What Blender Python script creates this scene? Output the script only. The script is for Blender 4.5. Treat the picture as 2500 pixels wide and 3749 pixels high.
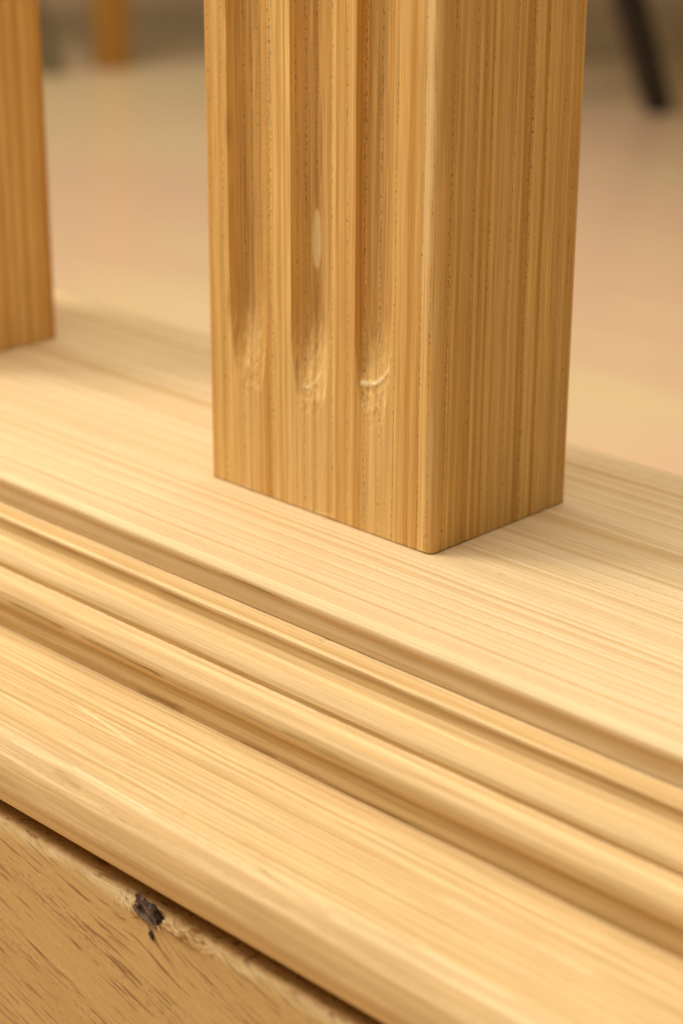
import bpy, math, random
from mathutils import Matrix, Vector, noise
import numpy as np
random.seed(7)
SC = bpy.context.scene
COL = SC.collection
for o in list(bpy.data.objects): bpy.data.objects.remove(o)

# ------------------------------------------------------------------ camera
cd = bpy.data.cameras.new('camera'); cam = bpy.data.objects.new('camera', cd); COL.objects.link(cam)
cd.sensor_fit = 'VERTICAL'; cd.sensor_height = 36.0; cd.lens = 69.64
cd.clip_start = 0.01; cd.clip_end = 100
cam.matrix_world = Matrix(((0.7134, -0.2570, 0.6519, 0.2218), (0.7007, 0.2556, -0.6661, -0.2499),
                           (0.0045, 0.9320, 0.3624, 0.1383), (0, 0, 0, 1)))
cd.dof.use_dof = True; cd.dof.focus_distance = 0.347; cd.dof.aperture_fstop = 13.0
SC.camera = cam
# ------------------------------------------------------------------ world, lamps, exposure
W = bpy.data.worlds.new('World'); SC.world = W; W.use_nodes = True
bg = W.node_tree.nodes['Background']; bg.inputs[0].default_value = (1.0, 0.72, 0.35, 1); bg.inputs[1].default_value = 0.13
def area(name, loc, target, size, power, color, sy=None):
    l = bpy.data.lights.new(name, 'AREA'); l.energy = power; l.color = color
    l.shape = 'RECTANGLE'; l.size = size; l.size_y = sy or size
    o = bpy.data.objects.new(name, l); COL.objects.link(o); o.location = loc
    o.rotation_euler = (Vector(target) - Vector(loc)).to_track_quat('-Z', 'Y').to_euler()
    return o
area('ceiling_and_fill_lamp', (-0.35, -0.05, 2.2), (-0.2, 0.05, 0), 1.8, 62, (1.0, 0.915, 0.79))
area('ceiling_and_fill_lamp', (-2.1, -1.25, 2.3), (-0.1, 0.0, 0), 1.1, 68, (1.0, 0.92, 0.77))  # added fill light from the front left, for the vertical faces
SC.view_settings.view_transform = 'Standard'; SC.view_settings.look = 'None'
SC.view_settings.exposure = 0.06; SC.view_settings.gamma = 1.0
SC.cycles.use_denoising = True

# ------------------------------------------------------------------ node helpers
class NT:
    def __init__(s, name):
        s.m = bpy.data.materials.new(name); s.m.use_nodes = True; s.t = s.m.node_tree
        s.b = s.t.nodes['Principled BSDF']
    def n(s, kind, **kw):
        x = s.t.nodes.new(kind)
        for k, v in kw.items(): setattr(x, k, v)
        return x
    def put(s, sock, v):
        if isinstance(v, bpy.types.NodeSocket): s.t.links.new(v, sock)
        elif v is not None: sock.default_value = v
    def math(s, op, a, b=None, c=None, clamp=False):
        x = s.n('ShaderNodeMath', operation=op, use_clamp=clamp)
        for i, v in enumerate((a, b, c)):
            if v is not None: s.put(x.inputs[i], v)
        return x.outputs[0]
    def vmath(s, op, a, b=None):
        x = s.n('ShaderNodeVectorMath', operation=op); s.put(x.inputs[0], a)
        if b is not None: s.put(x.inputs[1], b)
        return x.outputs[0]
    def noise(s, vec, scale=1.0, detail=2.0, rough=.5, dist=0.0):
        x = s.n('ShaderNodeTexNoise'); s.put(x.inputs['Vector'], vec); x.inputs['Scale'].default_value = scale
        x.inputs['Detail'].default_value = detail; x.inputs['Roughness'].default_value = rough
        x.inputs['Distortion'].default_value = dist
        return x.outputs[0]
    def noise1(s, w, scale=1.0, detail=2.0):
        x = s.n('ShaderNodeTexNoise', noise_dimensions='1D'); s.put(x.inputs['W'], w)
        x.inputs['Scale'].default_value = scale; x.inputs['Detail'].default_value = detail
        return x.outputs[0]
    def mapr(s, v, a, b, c=0.0, d=1.0, smooth=True):
        x = s.n('ShaderNodeMapRange', interpolation_type='SMOOTHSTEP' if smooth else 'LINEAR')
        s.put(x.inputs[0], v)
        for i, q in enumerate((a, b, c, d)): x.inputs[i + 1].default_value = q
        return x.outputs[0]
    def mix(s, f, a, b, mode='MIX'):
        x = s.n('ShaderNodeMix', data_type='RGBA', blend_type=mode)
        s.put(x.inputs[0], f)
        for sock, v in ((x.inputs[6], a), (x.inputs[7], b)):
            s.put(sock, (*v, 1) if isinstance(v, tuple) else v)
        return x.outputs[2]
    def sep(s, v):
        x = s.n('ShaderNodeSeparateXYZ'); s.put(x.inputs[0], v); return x.outputs
    def com(s, a, b, c):
        x = s.n('ShaderNodeCombineXYZ'); s.put(x.inputs[0], a); s.put(x.inputs[1], b); s.put(x.inputs[2], c); return x.outputs[0]

def wood(name, axis, light, dark, pore, spacing=3.2, centre=(60, 90), wander=1.2, ring=.55, porous=.7,
         rough=.42, fleck=0.0, seed=0.0, tilt=0.0, knot=None, tone=.16, bump=.25, fibre=.1, pale=0.0, pscale=3.6, pstretch=.16, fine=0.0):
    """Solid wood: growth rings round a far pith line, pores in the early wood, fibres along the grain.
    Coordinates in millimetres; axis = grain direction in object space."""
    t = NT(name)
    co = t.n('ShaderNodeTexCoord').outputs['Object']
    rnd = t.n('ShaderNodeObjectInfo').outputs['Random']
    P = t.vmath('SCALE', co); P.node.inputs['Scale'].default_value = 1000.0
    x, y, z = t.sep(P)
    g, a, b = {'Z': (z, x, y), 'X': (x, y, z)}[axis]
    if tilt:                                                    # run-out of the grain across the board
        b0 = b
        b = t.math('ADD', b, t.math('MULTIPLY', g, tilt)); g = t.math('SUBTRACT', g, t.math('MULTIPLY', b0, tilt))
    if knot:                                                    # grain bends round the knot
        kx, kz, ks, amp = knot
        dx = t.math('DIVIDE', t.math('SUBTRACT', x, kx), ks); dz = t.math('DIVIDE', t.math('SUBTRACT', z, kz), ks * .8)
        q = t.math('ADD', t.math('MULTIPLY', dx, dx), t.math('MULTIPLY', dz, dz))
        e = t.math('DIVIDE', 1.0, t.math('ADD', q, .9))
        b = t.math('ADD', b, t.math('MULTIPLY', e, amp))
    off = t.math('MULTIPLY_ADD', rnd, 371.0, seed)
    gs = t.com(t.math('MULTIPLY', a, 1.0), t.math('MULTIPLY', b, 1.0), t.math('ADD', t.math('MULTIPLY', g, .055), off))
    w1 = t.math('SUBTRACT', t.noise(gs, .045, 2.0), .5)
    w2 = t.math('SUBTRACT', t.noise(gs, .25, 2.0), .5)
    aa = t.math('SUBTRACT', a, centre[0]); bb = t.math('SUBTRACT', b, centre[1])
    r = t.math('SQRT', t.math('ADD', t.math('MULTIPLY', aa, aa), t.math('MULTIPLY', bb, bb)))
    r = t.math('ADD', r, t.math('MULTIPLY', w1, wander * 4)); r = t.math('ADD', r, t.math('MULTIPLY', w2, wander * .9))
    rr = t.math('ADD', t.math('DIVIDE', r, spacing), t.math('MULTIPLY', t.noise1(t.math('ADD', r, off), .16, 1.0), 2.2))
    fr = t.math('FRACT', rr); idx = t.math('FLOOR', rr)
    wn = t.n('ShaderNodeTexWhiteNoise', noise_dimensions='1D'); t.put(wn.inputs['W'], t.math('ADD', idx, off)); wv = wn.outputs[0]
    # early wood band: sharp inner edge, soft fade outward
    band = t.math('MULTIPLY', t.mapr(fr, 0.0, .22), t.mapr(fr, .2, .7, 1.0, 0.0))
    band = t.math('MULTIPLY', band, t.math('MULTIPLY_ADD', wv, 1.0, .15))
    band2 = t.math('MULTIPLY', t.mapr(fr, .0, .05), t.mapr(fr, .1, .22, 1.0, 0.0))
    fv = t.com(t.math('MULTIPLY', a, 1.0), t.math('MULTIPLY', b, 1.0), t.math('ADD', t.math('MULTIPLY', g, .02), off))
    r2 = t.math('MULTIPLY_ADD', t.noise1(t.math('ADD', r, off), 1.1, 3.0), 1.0, 0.0)
    f1 = t.noise(fv, 2.6, 3.0, .6); f2 = t.noise(fv, .8, 2.0)
    pv = t.com(a, b, t.math('ADD', t.math('MULTIPLY', g, pstretch), off))
    p1 = t.mapr(t.noise(pv, pscale, 1.0), .54, .66)
    pores = t.math('MULTIPLY', p1, t.math('MULTIPLY_ADD', band2, porous, fleck * .25), clamp=True)
    slow = t.noise(gs, .09, 1.0)
    col = t.mix(t.math('MULTIPLY', band, ring, clamp=True), light, dark)
    col = t.mix(t.math('MULTIPLY', t.mapr(f2, .45, .75), fibre * 2.4, clamp=True), col, dark)
    col = t.mix(t.math('MULTIPLY', t.mapr(slow, .35, .7), tone * 2, clamp=True), col, t.mix(.5, light, dark))
    col = t.mix(t.math('MULTIPLY', t.mapr(r2, .4, .62), fine, clamp=True), col, dark)
    if pale:                                                    # broad bands of paler sapwood
        pb = t.noise(t.com(t.math('MULTIPLY', a, 1.0), t.math('MULTIPLY', b, .6), t.math('ADD', t.math('MULTIPLY', g, .03), off)), .16, 1.0)
        col = t.mix(t.math('MULTIPLY', t.mapr(pb, .47, .62), pale), col, (.92, .69, .35))
    k = t.math('ADD', t.math('MULTIPLY', t.math('SUBTRACT', f1, .5), fibre * 6), 1.0)
    col = t.mix(1.0, col, t.com(k, k, k), 'MULTIPLY')
    col = t.mix(pores, col, pore)
    if fleck:                                                   # scattered long vessel marks on the flat-sawn face
        fv2 = t.com(t.math('MULTIPLY', a, .6), t.math('MULTIPLY_ADD', w2, 2.5, t.math('MULTIPLY', b, 1.25)), t.math('ADD', t.math('MULTIPLY', g, .075), off))
        n1 = t.noise(fv2, 1.25, 2.0, .55); patch = t.mapr(t.noise(gs, .5, 1.0), .34, .52)
        fk = t.math('MULTIPLY', t.math('MULTIPLY', t.mapr(n1, .55, .67), patch), fleck, clamp=True)
        col = t.mix(fk, col, pore)
    at = t.math('MULTIPLY', t.n('ShaderNodeAttribute', attribute_name='stain_and_shading').outputs['Fac'], t.mapr(t.noise(t.com(t.math('MULTIPLY', a, 1.0), b, t.math('ADD', t.math('MULTIPLY', g, .035), off)), 2.3, 2.0), .36, .6, .35, 1.3))
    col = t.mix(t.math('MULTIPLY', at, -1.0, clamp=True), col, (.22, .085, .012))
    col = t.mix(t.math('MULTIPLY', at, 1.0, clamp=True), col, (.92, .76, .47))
    t.put(t.b.inputs['Base Color'], col)
    t.put(t.b.inputs['Roughness'], t.math('MULTIPLY_ADD', f1, .3, rough - .15))
    t.b.inputs['Specular IOR Level'].default_value = .14
    bp = t.n('ShaderNodeBump'); bp.inputs['Strength'].default_value = bump; bp.inputs['Distance'].default_value = .0002
    h = t.math('SUBTRACT', t.math('MULTIPLY', f1, .8), t.math('MULTIPLY', pores, .9)); t.put(bp.inputs['Height'], h)
    t.put(t.b.inputs['Normal'], bp.outputs[0])
    return t.m

LIGHT = (.80, .585, .31); DARK = (.56, .33, .115); PORE = (.30, .145, .035)
M_top = wood('pale_ash_top', 'X', (.82, .65, .415), (.62, .41, .18), (.52, .30, .11), spacing=3.3, centre=(330, -90), wander=1.0, ring=.8, porous=.5, seed=61.4, fine=.5, fibre=.07, tone=.1, bump=.12)
M_mould = wood('pale_ash_moulding', 'X', (.80, .59, .32), (.50, .30, .10), (.44, .23, .08), spacing=3.0, centre=(-160, 90), wander=.9, ring=.5, fine=.4, porous=.15, seed=18.3, fibre=.12, tone=.12)
M_nose = wood('pale_ash_nosing', 'X', (.78, .575, .31), (.52, .32, .12), (.46, .25, .09), spacing=1.9, centre=(-330, 60), wander=1.5, ring=.5, fine=.5, porous=.35, seed=40.7, fibre=.14, tone=.14)
M_panel = wood('golden_oak_panel', 'X', (.68, .46, .20), (.55, .34, .13), (.26, .11, .05), spacing=9.0, centre=(-260, 10), wander=3.2, ring=.4, porous=.3, seed=7.7, fleck=.8, tilt=.25, knot=(3.5, -42, 7.0, -5.0), fibre=.08)
M_post = wood('striped_ash_post', 'Z', (.92, .635, .255), (.55, .265, .055), (.26, .105, .02), spacing=2.9, centre=(120, 125), wander=.6, ring=.66, porous=.75, seed=11.9, fibre=.14, tone=.16, pale=.25, pscale=4.6, pstretch=.28, fine=.5, bump=.35)

def tag(o, label=None, cat=None, group=None, kind=None):
    if label: o['label'] = label
    if cat: o['category'] = cat
    if group: o['group'] = group
    if kind: o['kind'] = kind
def empty(name, loc):
    o = bpy.data.objects.new(name, None); COL.objects.link(o); o.location = loc; o.empty_display_size = .02; return o
def mesh(name, V, F, mat, parent=None, smooth=True, stain_and_shading=None, sharp=35):
    me = bpy.data.meshes.new(name); me.from_pydata([tuple(v) for v in V], [], F); me.update()
    if smooth:
        me.shade_smooth(); me.set_sharp_from_angle(angle=math.radians(sharp))
    if stain_and_shading is not None:
        at = me.attributes.new('stain_and_shading', 'FLOAT', 'POINT'); at.data.foreach_set('value', np.asarray(stain_and_shading, dtype=np.float32))
    me.materials.append(mat)
    o = bpy.data.objects.new(name, me); COL.objects.link(o); o.parent = parent
    return o

# ------------------------------------------------------------------ floor
t = NT('glossy_tan_floor')
co = t.n('ShaderNodeTexCoord').outputs['Object']
n1 = t.noise(co, 1.6, 1.0); n2 = t.noise(t.vmath('MULTIPLY', co, (1.0, 9.0, 1.0)), 2.0, 3.0)
t.put(t.b.inputs['Base Color'], t.mix(t.mapr(t.math('MULTIPLY_ADD', n2, .3, t.math('MULTIPLY', n1, .7)), .42, .58), (.74, .50, .32), (.76, .585, .335)))
t.b.inputs['Roughness'].default_value = .22; t.b.inputs['Specular IOR Level'].default_value = .5
FZ = -.25
fl = mesh('floor', [(-12, -8, FZ), (8, -8, FZ), (8, 14, FZ), (-12, 14, FZ)], [(0, 1, 2, 3)], t.m, smooth=False)
tag(fl, kind='structure')

# ------------------------------------------------------------------ stepped plinth
plinth = empty('stepped_plinth', (0, 0, FZ))
tag(plinth, 'pale ash plinth with stepped and rounded mouldings under the posts', 'plinth')
XS = list(np.arange(-1.0, -.42, .02)) + list(np.arange(-.42, -.13, .002)) + list(np.arange(-.13, .115, .0006)) + list(np.arange(.115, .9, .02))
def resample(pts, h):
    out = []
    for (a, b) in zip(pts, pts[1:]):
        d = math.dist(a, b); n = max(1, int(round(d / h)))
        for i in range(n): out.append((a[0] + (b[0] - a[0]) * i / n, a[1] + (b[1] - a[1]) * i / n))
    out.append(pts[-1]); return out
def extrude(name, front, back, mat, disp=None, stain_shading_f=None, h=.0005):
    """front = visible run of the section (resampled finely), back = hidden corners that close it"""
    fr = resample(front, h); sec = fr + back; n = len(sec); nf = len(fr)
    V = []; S = []
    for x in XS:
        fine = -.15 < x < .13
        for j, (y, z) in enumerate(sec):
            dy = dz = s = 0.0
            if j < nf and fine:
                if disp: dy, dz = disp(x, y, z)
                if stain_shading_f: s = stain_shading_f(x, y, z)
            V.append((x, y + dy, z + dz)); S.append(s)
    F = []
    for i in range(len(XS) - 1):
        for j in range(n):
            k = (j + 1) % n; F.append((i * n + j, i * n + k, (i + 1) * n + k, (i + 1) * n + j))
    F.append(tuple(range(n))); F.append(tuple(reversed([(len(XS) - 1) * n + j for j in range(n)])))
    o = mesh(name, V, F, mat, plinth, stain_and_shading=S)
    o.matrix_parent_inverse = Matrix.Translation((0, 0, -FZ))
    return o
def nz(x, y, z=0.0): return noise.noise(Vector((x, y, z)))
def near(a, b, w): return math.exp(-((a - b) / w) ** 2)
def seg(x, y, z, s):
    """soft streak along x: (x0,x1,y0,z0,y1,z1,width,strength)"""
    x0, x1, y0, z0, y1, z1, w, k = s
    if x < x0 - .004 or x > x1 + .004: return 0.0
    f = min(1, max(0, (x - x0) / (x1 - x0))); yy = y0 + (y1 - y0) * f; zz = z0 + (z1 - z0) * f
    wob = 1 + .5 * nz(x * 90, 5.0) + .25 * nz(x * 800, z * 2000); d = math.hypot(y - yy, z - zz) / (w * max(.3, wob))
    if d > 3: return 0.0
    e = min(1, max(0, min(x - x0, x1 - x) / (.12 * (x1 - x0)) + .35))
    return k * math.exp(-d * d) * e
wav = lambda x, y, z: (.00006 * nz(x * 60, y * 300, z * 300), .00006 * nz(x * 60 + 9, y * 300, z * 300))

# top board
TS = [(-.0664, .000, -.0306, -.0024, -.0306, -.0010, .00020, -.6), (-.12, -.03, -.0306, -.0046, -.0306, -.0049, .0004, -.25), (-.045, .02, -.0306, -.0050, -.0306, -.0053, .0002, -.35), (-.09, .05, -.0306, -.0030, -.0306, -.0028, .0008, -.12)]
def top_st(x, y, z):
    if y > -.024: return 0.0
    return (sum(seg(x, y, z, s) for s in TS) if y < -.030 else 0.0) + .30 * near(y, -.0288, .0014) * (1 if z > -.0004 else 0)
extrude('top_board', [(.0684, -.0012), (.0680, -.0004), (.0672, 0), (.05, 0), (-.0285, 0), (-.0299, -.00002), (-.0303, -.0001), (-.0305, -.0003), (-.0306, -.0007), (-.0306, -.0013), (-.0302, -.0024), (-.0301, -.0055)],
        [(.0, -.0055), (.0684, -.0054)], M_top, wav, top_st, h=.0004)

# moulding with cove, bead and second bead
def mo_disp(x, y, z):
    dy, dz = wav(x, y, z)
    e = near(y, -.0305, .0003) * near(z, -.0057, .0004) + near(y, -.0417, .0003) * near(z, -.0121, .0004)
    dz += e * .00018 * (nz(x * 1500, y * 500) + .6 * nz(x * 4000, 3.0))
    dz -= .0007 * near(x, .0036, .0006) * near(y, -.0306, .0005)
    return dy, dz
MS = [(-.0651, -.0476, -.0475, -.0146, -.0475, -.0148, .00020, -.9), (-.0427, -.0200, -.0475, -.0148, -.0475, -.0150, .00022, -.9),
      (-.020, .03, -.0475, -.0150, -.0475, -.0150, .0002, -.3), (.01, .024, -.0474, -.0145, -.0474, -.0145, .0003, -.4), (-.12, -.067, -.0475, -.0149, -.0475, -.0147, .0002, -.5),
      (-.0774, -.0591, -.0347, -.0066, -.0347, -.0070, .0003, -.3), (-.0366, -.0221, -.0347, -.0072, -.0347, -.0067, .0004, -.3),
      (.0126, .034, -.0349, -.0062, -.0349, -.0062, .0003, -.3), (-.0366, -.01, -.0350, -.0083, -.0350, -.0083, .0003, -.15),
      (-.0287, -.0160, -.0462, -.0210, -.0462, -.0208, .0005, -.6), (-.0014, .0075, -.0462, -.0212, -.0462, -.0211, .0003, -.5), (.010, .04, -.0462, -.0213, -.0462, -.0213, .0003, -.5),
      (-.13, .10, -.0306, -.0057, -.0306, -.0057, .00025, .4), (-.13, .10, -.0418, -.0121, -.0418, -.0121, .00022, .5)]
def mo_st(x, y, z): return sum(seg(x, y, z, s) for s in MS)
extrude('stepped_moulding', [(-.0290, -.0057), (-.0301, -.0057), (-.0325, -.0057), (-.0343, -.0057), (-.0347, -.0059), (-.0348, -.0063), (-.0346, -.0072), (-.0350, -.0083), (-.0360, -.0089),
                             (-.0375, -.0090), (-.0392, -.0089), (-.0404, -.0094), (-.0413, -.0102), (-.0417, -.0110), (-.0415, -.0114), (-.0414, -.0121), (-.0435, -.0121), (-.0448, -.0123), (-.0459, -.0127),
                             (-.0468, -.0133), (-.0474, -.0143), (-.0475, -.0153), (-.0471, -.0161), (-.0464, -.0165), (-.0462, -.0170), (-.0462, -.0214)],
        [(-.02, -.0214), (-.02, -.0056)], M_mould, mo_disp, mo_st, h=.0003)

# broad nosing
NS = [(-.0205, -.0127, -.0716, -.0241, -.0722, -.0247, .0008, -.2), (-.0176, .004, -.0700, -.0231, -.0704, -.0233, .00022, .6), (-.040, -.018, -.0712, -.0238, -.0708, -.0235, .0003, .5),
      (-.0333, -.0139, -.0571, -.0214, -.0593, -.0215, .00024, .7), (.060, .079, -.0690, -.0227, -.0690, -.0227, .0003, .45), (.0304, .044, -.0697, -.0230, -.0697, -.0230, .0004, .4),
      (.0280, .045, -.0700, -.0231, -.0712, -.0238, .0005, -.25), (-.0444, -.01, -.0640, -.0219, -.0640, -.0219, .0003, .35), (.055, .085, -.058, -.0213, -.058, -.0213, .0008, .3), (-.03, .02, -.0665, -.0223, -.0670, -.0223, .0003, .35)]
def no_st(x, y, z): return sum(seg(x, y, z, s) for s in NS)
def no_disp(x, y, z):
    dy, dz = wav(x, y, z); s = no_st(x, y, z)
    return dy, dz + (.00012 * s if s > .2 else 0) + .00004 * nz(x * 40, y * 2500)
npts = [(-.044, -.0215), (-.0462, -.0215), (-.0530, -.0213), (-.0580, -.0214), (-.0630, -.0217)]
for a in range(96, 264, 7): npts.append((-.0665 + .008 * math.cos(math.radians(a)), -.0303 + .008 * math.sin(math.radians(a))))
npts += [(-.063, -.0384)]
extrude('nosing', npts, [(-.044, -.0384)], M_nose, no_disp, no_st, h=.00026)

# front panel with a knot on its upper arris
def pa_disp(x, y, z):
    dy, dz = wav(x, y, z)
    ed = near(z, -.0402, .0022) * (1 if y < -.066 else 0)
    k = near(x, .0035, .0075) + .7 * near(x, .015, .008)
    dy += ed * (.00012 * nz(x * 300, z * 900) + k * (.0005 * nz(x * 420 + z * 300, z * 900) + .0007 * nz(x * 700 + z * 900, z * 2600 - x * 900)))
    dz += ed * (.00015 * nz(x * 350, 2.0) + k * (.0004 * nz(x * 500, z * 600 + 4) - .0003))
    dy += .0011 * math.exp(-(((x - .0038) / .0022) ** 2 + ((z + .0412) / .0016) ** 2))
    return dy, dz
def pa_st(x, y, z):
    if y > -.0700: return 0.0
    s = 1.0 * near(x, -.0010, .0040) * near(z, -.0413, .0013) * max(0, .5 + 1.2 * nz(x * 700 + z * 900, z * 2600 - x * 900))
    s += .5 * near(x, .0085, .0035) * near(z, -.0413, .0007) * (.4 + nz(x * 900, z * 2000))
    s -= .95 * near(x, .0125, .007) * near(z, -.0420, .0012) * max(0, .6 + nz(x * 500 + z * 700, z * 1800))
    s -= .5 * near(x, .0042, .0030) * near(z, -.0422, .0016)
    s += .5 * near(z, -.0412, .0009) * (.7 + nz(x * 160, z * 900))  # lit upper arris: its bright strip is put into the colour
    return s
extrude('front_panel', [(-.0630, -.0425), (-.0650, -.0412), (-.0690, -.0408), (-.0703, -.0404), (-.0711, -.04025), (-.0717, -.0405), (-.0722, -.0411), (-.0725, -.0420), (-.0725, -.075)],
        [(-.0725, FZ + .001), (-.0560, FZ + .001), (-.0560, -.0425)], M_panel, pa_disp, pa_st, h=.0005)
c = mesh('core_board', [(x, y, z) for x in (-.99, .88) for y in (-.045, .062) for z in (FZ + .001, -.0217)],
         [(0, 1, 3, 2), (4, 6, 7, 5), (0, 4, 5, 1), (2, 3, 7, 6), (0, 2, 6, 4), (1, 5, 7, 3)], M_panel, plinth, smooth=False)
c.matrix_parent_inverse = Matrix.Translation((0, 0, -FZ))
c2 = mesh('under_board', [(x, y, z) for x in (-.99, .88) for y in (-.019, .067) for z in (-.0213, -.0057)],
         [(0, 1, 3, 2), (4, 6, 7, 5), (0, 4, 5, 1), (2, 3, 7, 6), (0, 2, 6, 4), (1, 5, 7, 3)], M_top, plinth, smooth=False)
c2.matrix_parent_inverse = Matrix.Translation((0, 0, -FZ))
# the dark resin knot and the little hole beside it
t = NT('dark_resin'); n = t.noise(t.n('ShaderNodeTexCoord').outputs['Object'], 900, 3.0)
t.put(t.b.inputs['Base Color'], t.mix(t.mapr(n, .4, .65), (.022, .011, .010), (.11, .055, .045)))
t.b.inputs['Roughness'].default_value = .25; t.b.inputs['Specular IOR Level'].default_value = .4
bp = t.n('ShaderNodeBump'); bp.inputs['Strength'].default_value = .8; bp.inputs['Distance'].default_value = .0004; t.put(bp.inputs['Height'], n); t.put(t.b.inputs['Normal'], bp.outputs[0])
M_resin = t.m
def blob(name, cx, cy, cz, rx, ry, rz, seed, mat, parent, tiltr=0.0):
    V = []; F = []; nu, nv = 28, 14
    for i in range(nv + 1):
        th = math.pi * i / nv
        for j in range(nu):
            ph = 2 * math.pi * j / nu
            d = Vector((math.sin(th) * math.cos(ph), math.cos(th), math.sin(th) * math.sin(ph)))
            k = 1 + .45 * nz(d.x * 1.6 + seed, d.z * 1.6, d.y) + .2 * nz(d.x * 5 + seed, d.z * 5, d.y * 5)
            px, pz = d.x * rx * k, d.z * rz * k
            V.append((cx + px * math.cos(tiltr) - pz * math.sin(tiltr), cy + d.y * ry * k, cz + px * math.sin(tiltr) + pz * math.cos(tiltr)))
    for i in range(nv):
        for j in range(nu): F.append((i * nu + j, i * nu + (j + 1) % nu, (i + 1) * nu + (j + 1) % nu, (i + 1) * nu + j))
    o = mesh(name, V, F, mat, parent); return o
panel = bpy.data.objects['front_panel']
k1 = blob('knot', .0038, -.0719, -.0413, .0039, .0009, .0020, 3.3, M_resin, panel, -.15); k1['label'] = 'small dark glossy resin knot'
k2 = blob('knot', .0050, -.0726, -.0448, .00048, .0003, .0008, 8.1, M_resin, panel, .3); k2['label'] = 'tiny dark worm hole below the knot'

# ------------------------------------------------------------------ fluted posts
PW, PD, PH = .060, .0396, .75
FL = [(-.0479, .0052, .0196, .0028), (-.0312, .0051, .0190, .0033), (-.0151, .0045, .0212, .0028)]   # centre x, half width, z of the end, depth
def flute(x, z):
    d = 0.0; s = 0.0
    for i, (c, hw, ze, dp) in enumerate(FL):
        u = (x - c) / hw
        if abs(u) >= 1.25 or z < ze - .003: continue
        run = .022                                             # the cutter lifts out over this length
        f = min(1.0, max(0.0, (z - ze) / run)); lift = math.sin(math.pi / 2 * f) ** 1.7
        w = .40 + .60 * min(1.0, math.sqrt(f) * 1.15)
        uu = u / w
        if abs(uu) < 1 and f > 0:
            prof = math.sqrt(1 - abs(uu) ** 2.4)
            rip = .00005 * math.sin(z * 2 * math.pi / .00085 + 3 * nz(x * 300, z * 100)) * (1 - uu * uu)
            torn = near(z, ze + .004, .005)
            dd = dp * lift * prof + rip + torn * .00034 * prof * (nz(x * 900 + z * 500, z * 420, i) + .7 * nz(x * 2100, z * 1300, i))
            d = max(d, dd); s -= .26 * prof * lift * (.8 + .6 * nz(x * 900, z * 30, i)) * (1.0 if u < .2 else .6)  # darker cut wood plus groove shade put into the colour, strongest on the left
            s += torn * .18 * max(0, nz(x * 1300 + z * 700, z * 300, i * 3.0))
        if i > 0:                                               # curled fibres left at the cutter's exit
            qx, rx, qz, rz, x0, kk = ((), (-.0333, .0042, .0310, .0066, -.0340, .9), (-.0172, .0064, .0378, .0092, -.0186, 1.6))[i]
            if z < qz and x > x0:
                rr = math.hypot((x - qx) / rx, (z - qz) / rz)
                th = math.atan2(qz - z, x - qx)                 # 0 at the right, pi/2 at the bottom
                q = math.exp(-((rr - 1) / (.024 + .012 * th)) ** 2) * kk * min(1.0, (x - x0) / .0006) * min(1.0, th / .5)
                s += q; d -= .0002 * q
    return d, s
def make_post():
    root = empty('fluted_post', (0, 0, 0))
    r = .0016
    per = []                                                    # perimeter counter-clockwise seen from above, front side first
    xs = np.arange(-PW + r, -r + 1e-6, .00026)
    for x in xs: per.append((float(x), 0.0, 1))
    per.append((-r, 0.0, 1))
    def corner(cx, cy, a0, n=7):
        for i in range(1, n): a = math.radians(a0 + 90 * i / n); per.append((cx + r * math.cos(a), cy + r * math.sin(a), 0))
    corner(-r, r, -90)
    for i in range(81): per.append((0.0, r + (PD - 2 * r) * i / 80, 0))
    corner(-r, PD - r, 0)
    for i in range(13): per.append((-r - (PW - 2 * r) * i / 12, PD, 0))
    corner(-PW + r, PD - r, 90)
    for i in range(13): per.append((-PW, PD - r - (PD - 2 * r) * i / 12, 0))
    corner(-PW + r, r, 180)
    zs = [0.0, .0002] + list(np.arange(.0006, .13, .00045)) + list(np.arange(.132, PH, .012)) + [PH]
    n = len(per); V = []; S = []
    for z in zs:
        for (x, y, fr) in per:
            d = s = 0.0
            if fr:
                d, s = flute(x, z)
            if z < .13:
                # pale lens-shaped streaks of sapwood on the corner, and the light spot inside the middle flute
                s += .45 * near(x, -.0022, .0016) * near(y, 0, .002) * min(1, max(0, (z - .035) / .03))  # pale corner strip: sapwood, with the rounded arris highlight painted in
                s += .6 * near(x + y * .5, -.0006 - .01 * max(0, z - .020), .0005) * near(z, .018, .009) * (1 if y < .004 else 0)
                s += .45 * near(x + y * .5, -.0002, .0004) * near(z, .042, .007) * (1 if y < .004 else 0)
                if fr:
                    e = ((x + .0326) / .00085) ** 2 + ((z - .0525) / .0052) ** 2
                    s += 2.4 / (1 + math.exp(min(60, (e - 1) * 9))); s = min(s, 2.4)
                    s -= .35 * near(x, -.0534 + .0006 * nz(z * 40, 1), .0004) * max(0, .5 + nz(z * 120, 8.0)) * (1 if z > .03 else 0)
            yy = y + d + (.00003 * nz(x * 500, z * 20) if y < .001 else 0)
            dx = 0.00004 * nz(y * 500, z * 25, 4.0) if x > -.0001 else 0.0
            zz = z + (.00022 * max(0, nz(x * 700, y * 700, 2.2)) if z < .0001 else 0)
            V.append((x + dx, yy, zz)); S.append(s)
    F = []
    for i in range(len(zs) - 1):
        for j in range(n):
            k = (j + 1) % n; F.append((i * n + j, i * n + k, (i + 1) * n + k, (i + 1) * n + j))
    F.append(tuple(reversed(range(n)))); F.append(tuple((len(zs) - 1) * n + j for j in range(n)))
    mesh('shaft', V, F, M_post, root, stain_and_shading=S, sharp=50)
    return root
post = make_post(); post.location = (0, 0, .0002)
tag(post, 'near fluted ash post with three routed grooves, standing mid-plinth', 'post', 'square ash posts standing on the plinth')
p2 = post.copy(); COL.objects.link(p2); p2.location = (-.1603, 0, .0002)
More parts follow.
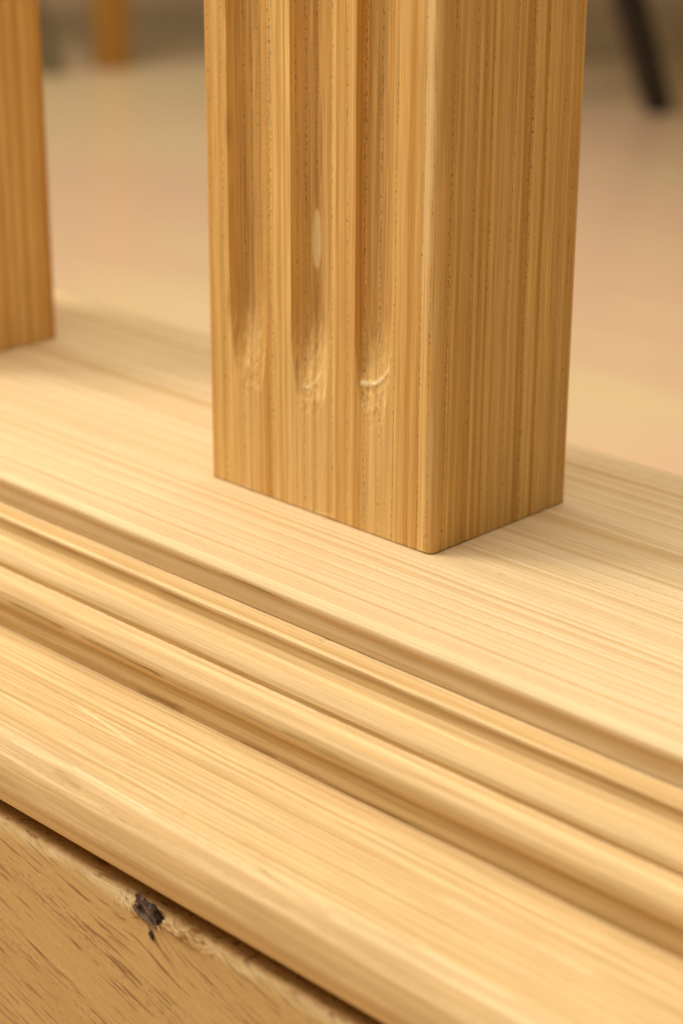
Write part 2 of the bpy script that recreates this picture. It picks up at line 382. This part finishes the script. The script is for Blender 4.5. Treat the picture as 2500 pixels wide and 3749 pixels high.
p2['label'] = 'farther ash post cut off by the left edge of the photo, blurred'
for ch in post.children:
    q = ch.copy(); COL.objects.link(q); q.parent = p2
# hair-thin torn fibres at the foot of the near post and in the grooves
t = NT('torn_fibre'); t.b.inputs['Base Color'].default_value = (.85, .68, .42, 1); t.b.inputs['Roughness'].default_value = .6; M_fib = t.m
def sliver(pts, r, parent, mat=None):
    cu = bpy.data.curves.new('splinter', 'CURVE'); cu.dimensions = '3D'; cu.bevel_depth = r; cu.bevel_resolution = 1
    sp = cu.splines.new('POLY'); sp.points.add(len(pts) - 1)
    for i, q in enumerate(pts): sp.points[i].co = (*q, 1); sp.points[i].radius = 1 - .8 * abs(2 * i / (len(pts) - 1) - 1) ** 2
    ob = bpy.data.objects.new('splinter', cu); me = bpy.data.meshes.new_from_object(ob); bpy.data.objects.remove(ob); bpy.data.curves.remove(cu)
    me.materials.append(mat or M_fib); o = bpy.data.objects.new('splinter', me); COL.objects.link(o); o.parent = parent
sliver([(-.0300 + .0011 * i, -.0006 - .0004 * math.sin(i * .9), .0004 + .0006 * math.sin(i * .55)) for i in range(7)], .00006, post)
sliver([(-.0500 + .0006 * i, -.0003, .0006 - .00006 * i) for i in range(6)], .00007, post)
for i in range(26):
    f = random.choice(FL); a = random.uniform(-.9, .9); z = f[2] + abs(random.gauss(.001, .006)) + random.choice([0, 0, random.uniform(0, .06)])
    x = f[0] + a * f[1] * .75; y = flute(x, z)[0] - .0001; L = random.uniform(.0002, .0009); an = random.uniform(0, 3.1)
    sliver([(x, y + .0002, z), (x + L * .5 * math.cos(an), y - .0002, z + L * .5 * math.sin(an)), (x + L * math.cos(an), y - .0001, z + L * math.sin(an))], .00004, post)

# splintered fibres torn out round the knot
t = NT('reddish_fibre'); t.b.inputs['Base Color'].default_value = (.50, .24, .09, 1); t.b.inputs['Roughness'].default_value = .55; M_red = t.m
for i in range(46):
    left = i < 22
    x = random.uniform(-.0052, .0022) if left else random.uniform(.0062, .019)
    z = -.0412 + (random.uniform(-.0010, .0008) if left else random.uniform(-.0010, .0008))
    y = -.0728 + max(0, z + .0415) * .9; L = random.uniform(.0008, .0022); an = random.uniform(-.9, -.1) if left else random.uniform(-.7, .5)
    sliver([(x, y + .0002, z), (x + L * .5 * math.cos(an), y - .00012, z + L * .5 * math.sin(an)), (x + L * math.cos(an), y + .0001, z + L * math.sin(an))], random.uniform(.00006, .00014), panel, M_red if (i % 3 == 0 or not left and i % 2) else M_fib)

# ------------------------------------------------------------------ blurred furniture behind
def prism(V, F, a, b, wa, wb, sides=4, rot=math.pi / 4):
    """tapered bar between a and b"""
    a = Vector(a); b = Vector(b); d = (b - a).normalized(); u = d.orthogonal().normalized() if abs(d.z) < .5 else Vector((1, 0, 0)); u = (u - d * u.dot(d)).normalized(); v = d.cross(u)
    o = len(V)
    for (c, w) in ((a, wa), (b, wb)):
        for i in range(sides):
            an = rot + 2 * math.pi * i / sides; V.append(c + (u * math.cos(an) + v * math.sin(an)) * w / (math.sqrt(2) if sides == 4 else 2))
    for i in range(sides):
        k = (i + 1) % sides; F.append((o + i, o + k, o + sides + k, o + sides + i))
    F.append(tuple(o + i for i in reversed(range(sides)))); F.append(tuple(o + sides + i for i in range(sides)))
def bar(name, a, b, wa, wb, mat, parent, sides=4):
    V = []; F = []; prism(V, F, a, b, wa, wb, sides)
    o = mesh(name, V, F, mat, parent, smooth=sides > 4)
    m = o.modifiers.new('bevel', 'BEVEL'); m.width = .003; m.segments = 2
    return o
def slab(name, x0, x1, y0, y1, z0, z1, mat, parent):
    V = [(x, y, z) for x in (x0, x1) for y in (y0, y1) for z in (z0, z1)]
    o = mesh(name, V, [(0, 1, 3, 2), (4, 6, 7, 5), (0, 4, 5, 1), (2, 3, 7, 6), (0, 2, 6, 4), (1, 5, 7, 3)], mat, parent, smooth=False)
    m = o.modifiers.new('bevel', 'BEVEL'); m.width = .004; m.segments = 2
    return o
M_brown = wood('brown_table_wood', 'Z', (.44, .22, .045), (.32, .15, .03), (.1, .04, .01), spacing=8, wander=2)
t = NT('dark_metal'); n = t.noise(t.n('ShaderNodeTexCoord').outputs['Object'], 60, 2.0)
t.put(t.b.inputs['Base Color'], t.mix(n, (.012, .007, .005), (.03, .016, .01))); t.b.inputs['Roughness'].default_value = .45; M_dark = t.m
t = NT('grey_green_metal'); n = t.noise(t.n('ShaderNodeTexCoord').outputs['Object'], 60, 2.0)
t.put(t.b.inputs['Base Color'], t.mix(n, (.14, .115, .06), (.2, .16, .09))); t.b.inputs['Roughness'].default_value = .5; M_grey = t.m
tb = empty('wooden_table', (-1.778, 1.372, FZ)); tb.rotation_euler = (0, 0, math.radians(-14))
tag(tb, 'brown wooden table, only its blurred leg shows behind the left post', 'table')
for (x, y) in ((0, 0), (1.5, 0), (0, 1.0), (1.5, 1.0)):
    if (x, y) == (1.5, 0): continue
    bar('leg', (x, y, 0), (x, y, .70), .037, .054, M_brown, tb)
slab('table_top', -.06, 1.56, -.06, 1.06, .72, .75, M_brown, tb)
slab('apron', .03, 1.5, -.01, .015, .64, .719, M_brown, tb)
def chair(loc, rz, mat, label):
    r = empty('dark_legged_chair', loc); r.rotation_euler = (0, 0, rz)
    tag(r, label, 'chair', 'chairs blurred in the background')
    for (x, y) in ((0, 0), (-.40, 0), (0, .40), (-.40, .40)):
        sx = -.13 if x == 0 else .13; sy = .06 if y == 0 else -.06
        bar('leg', (x, y, 0), (x + sx, y + sy, .43), .034, .046, mat, r, sides=12)
    slab('seat', -.40, 0, 0, .40, .43, .46, M_brown, r)
    slab('backrest', -.38, -.02, .37, .39, .60, .80, M_brown, r)
    for x in (-.33, -.07): bar('back_upright', (x, .385, .455), (x, .385, .62), .022, .022, mat, r, sides=12)
    return r
chair((-1.095, 1.605, FZ), math.radians(55), M_dark, 'chair with a slanted near-black leg at the upper right, behind the near post')
chair((-1.79, 1.285, FZ), math.radians(75), M_grey, 'chair with a dull grey-green leg at the upper left, beside the farther post')
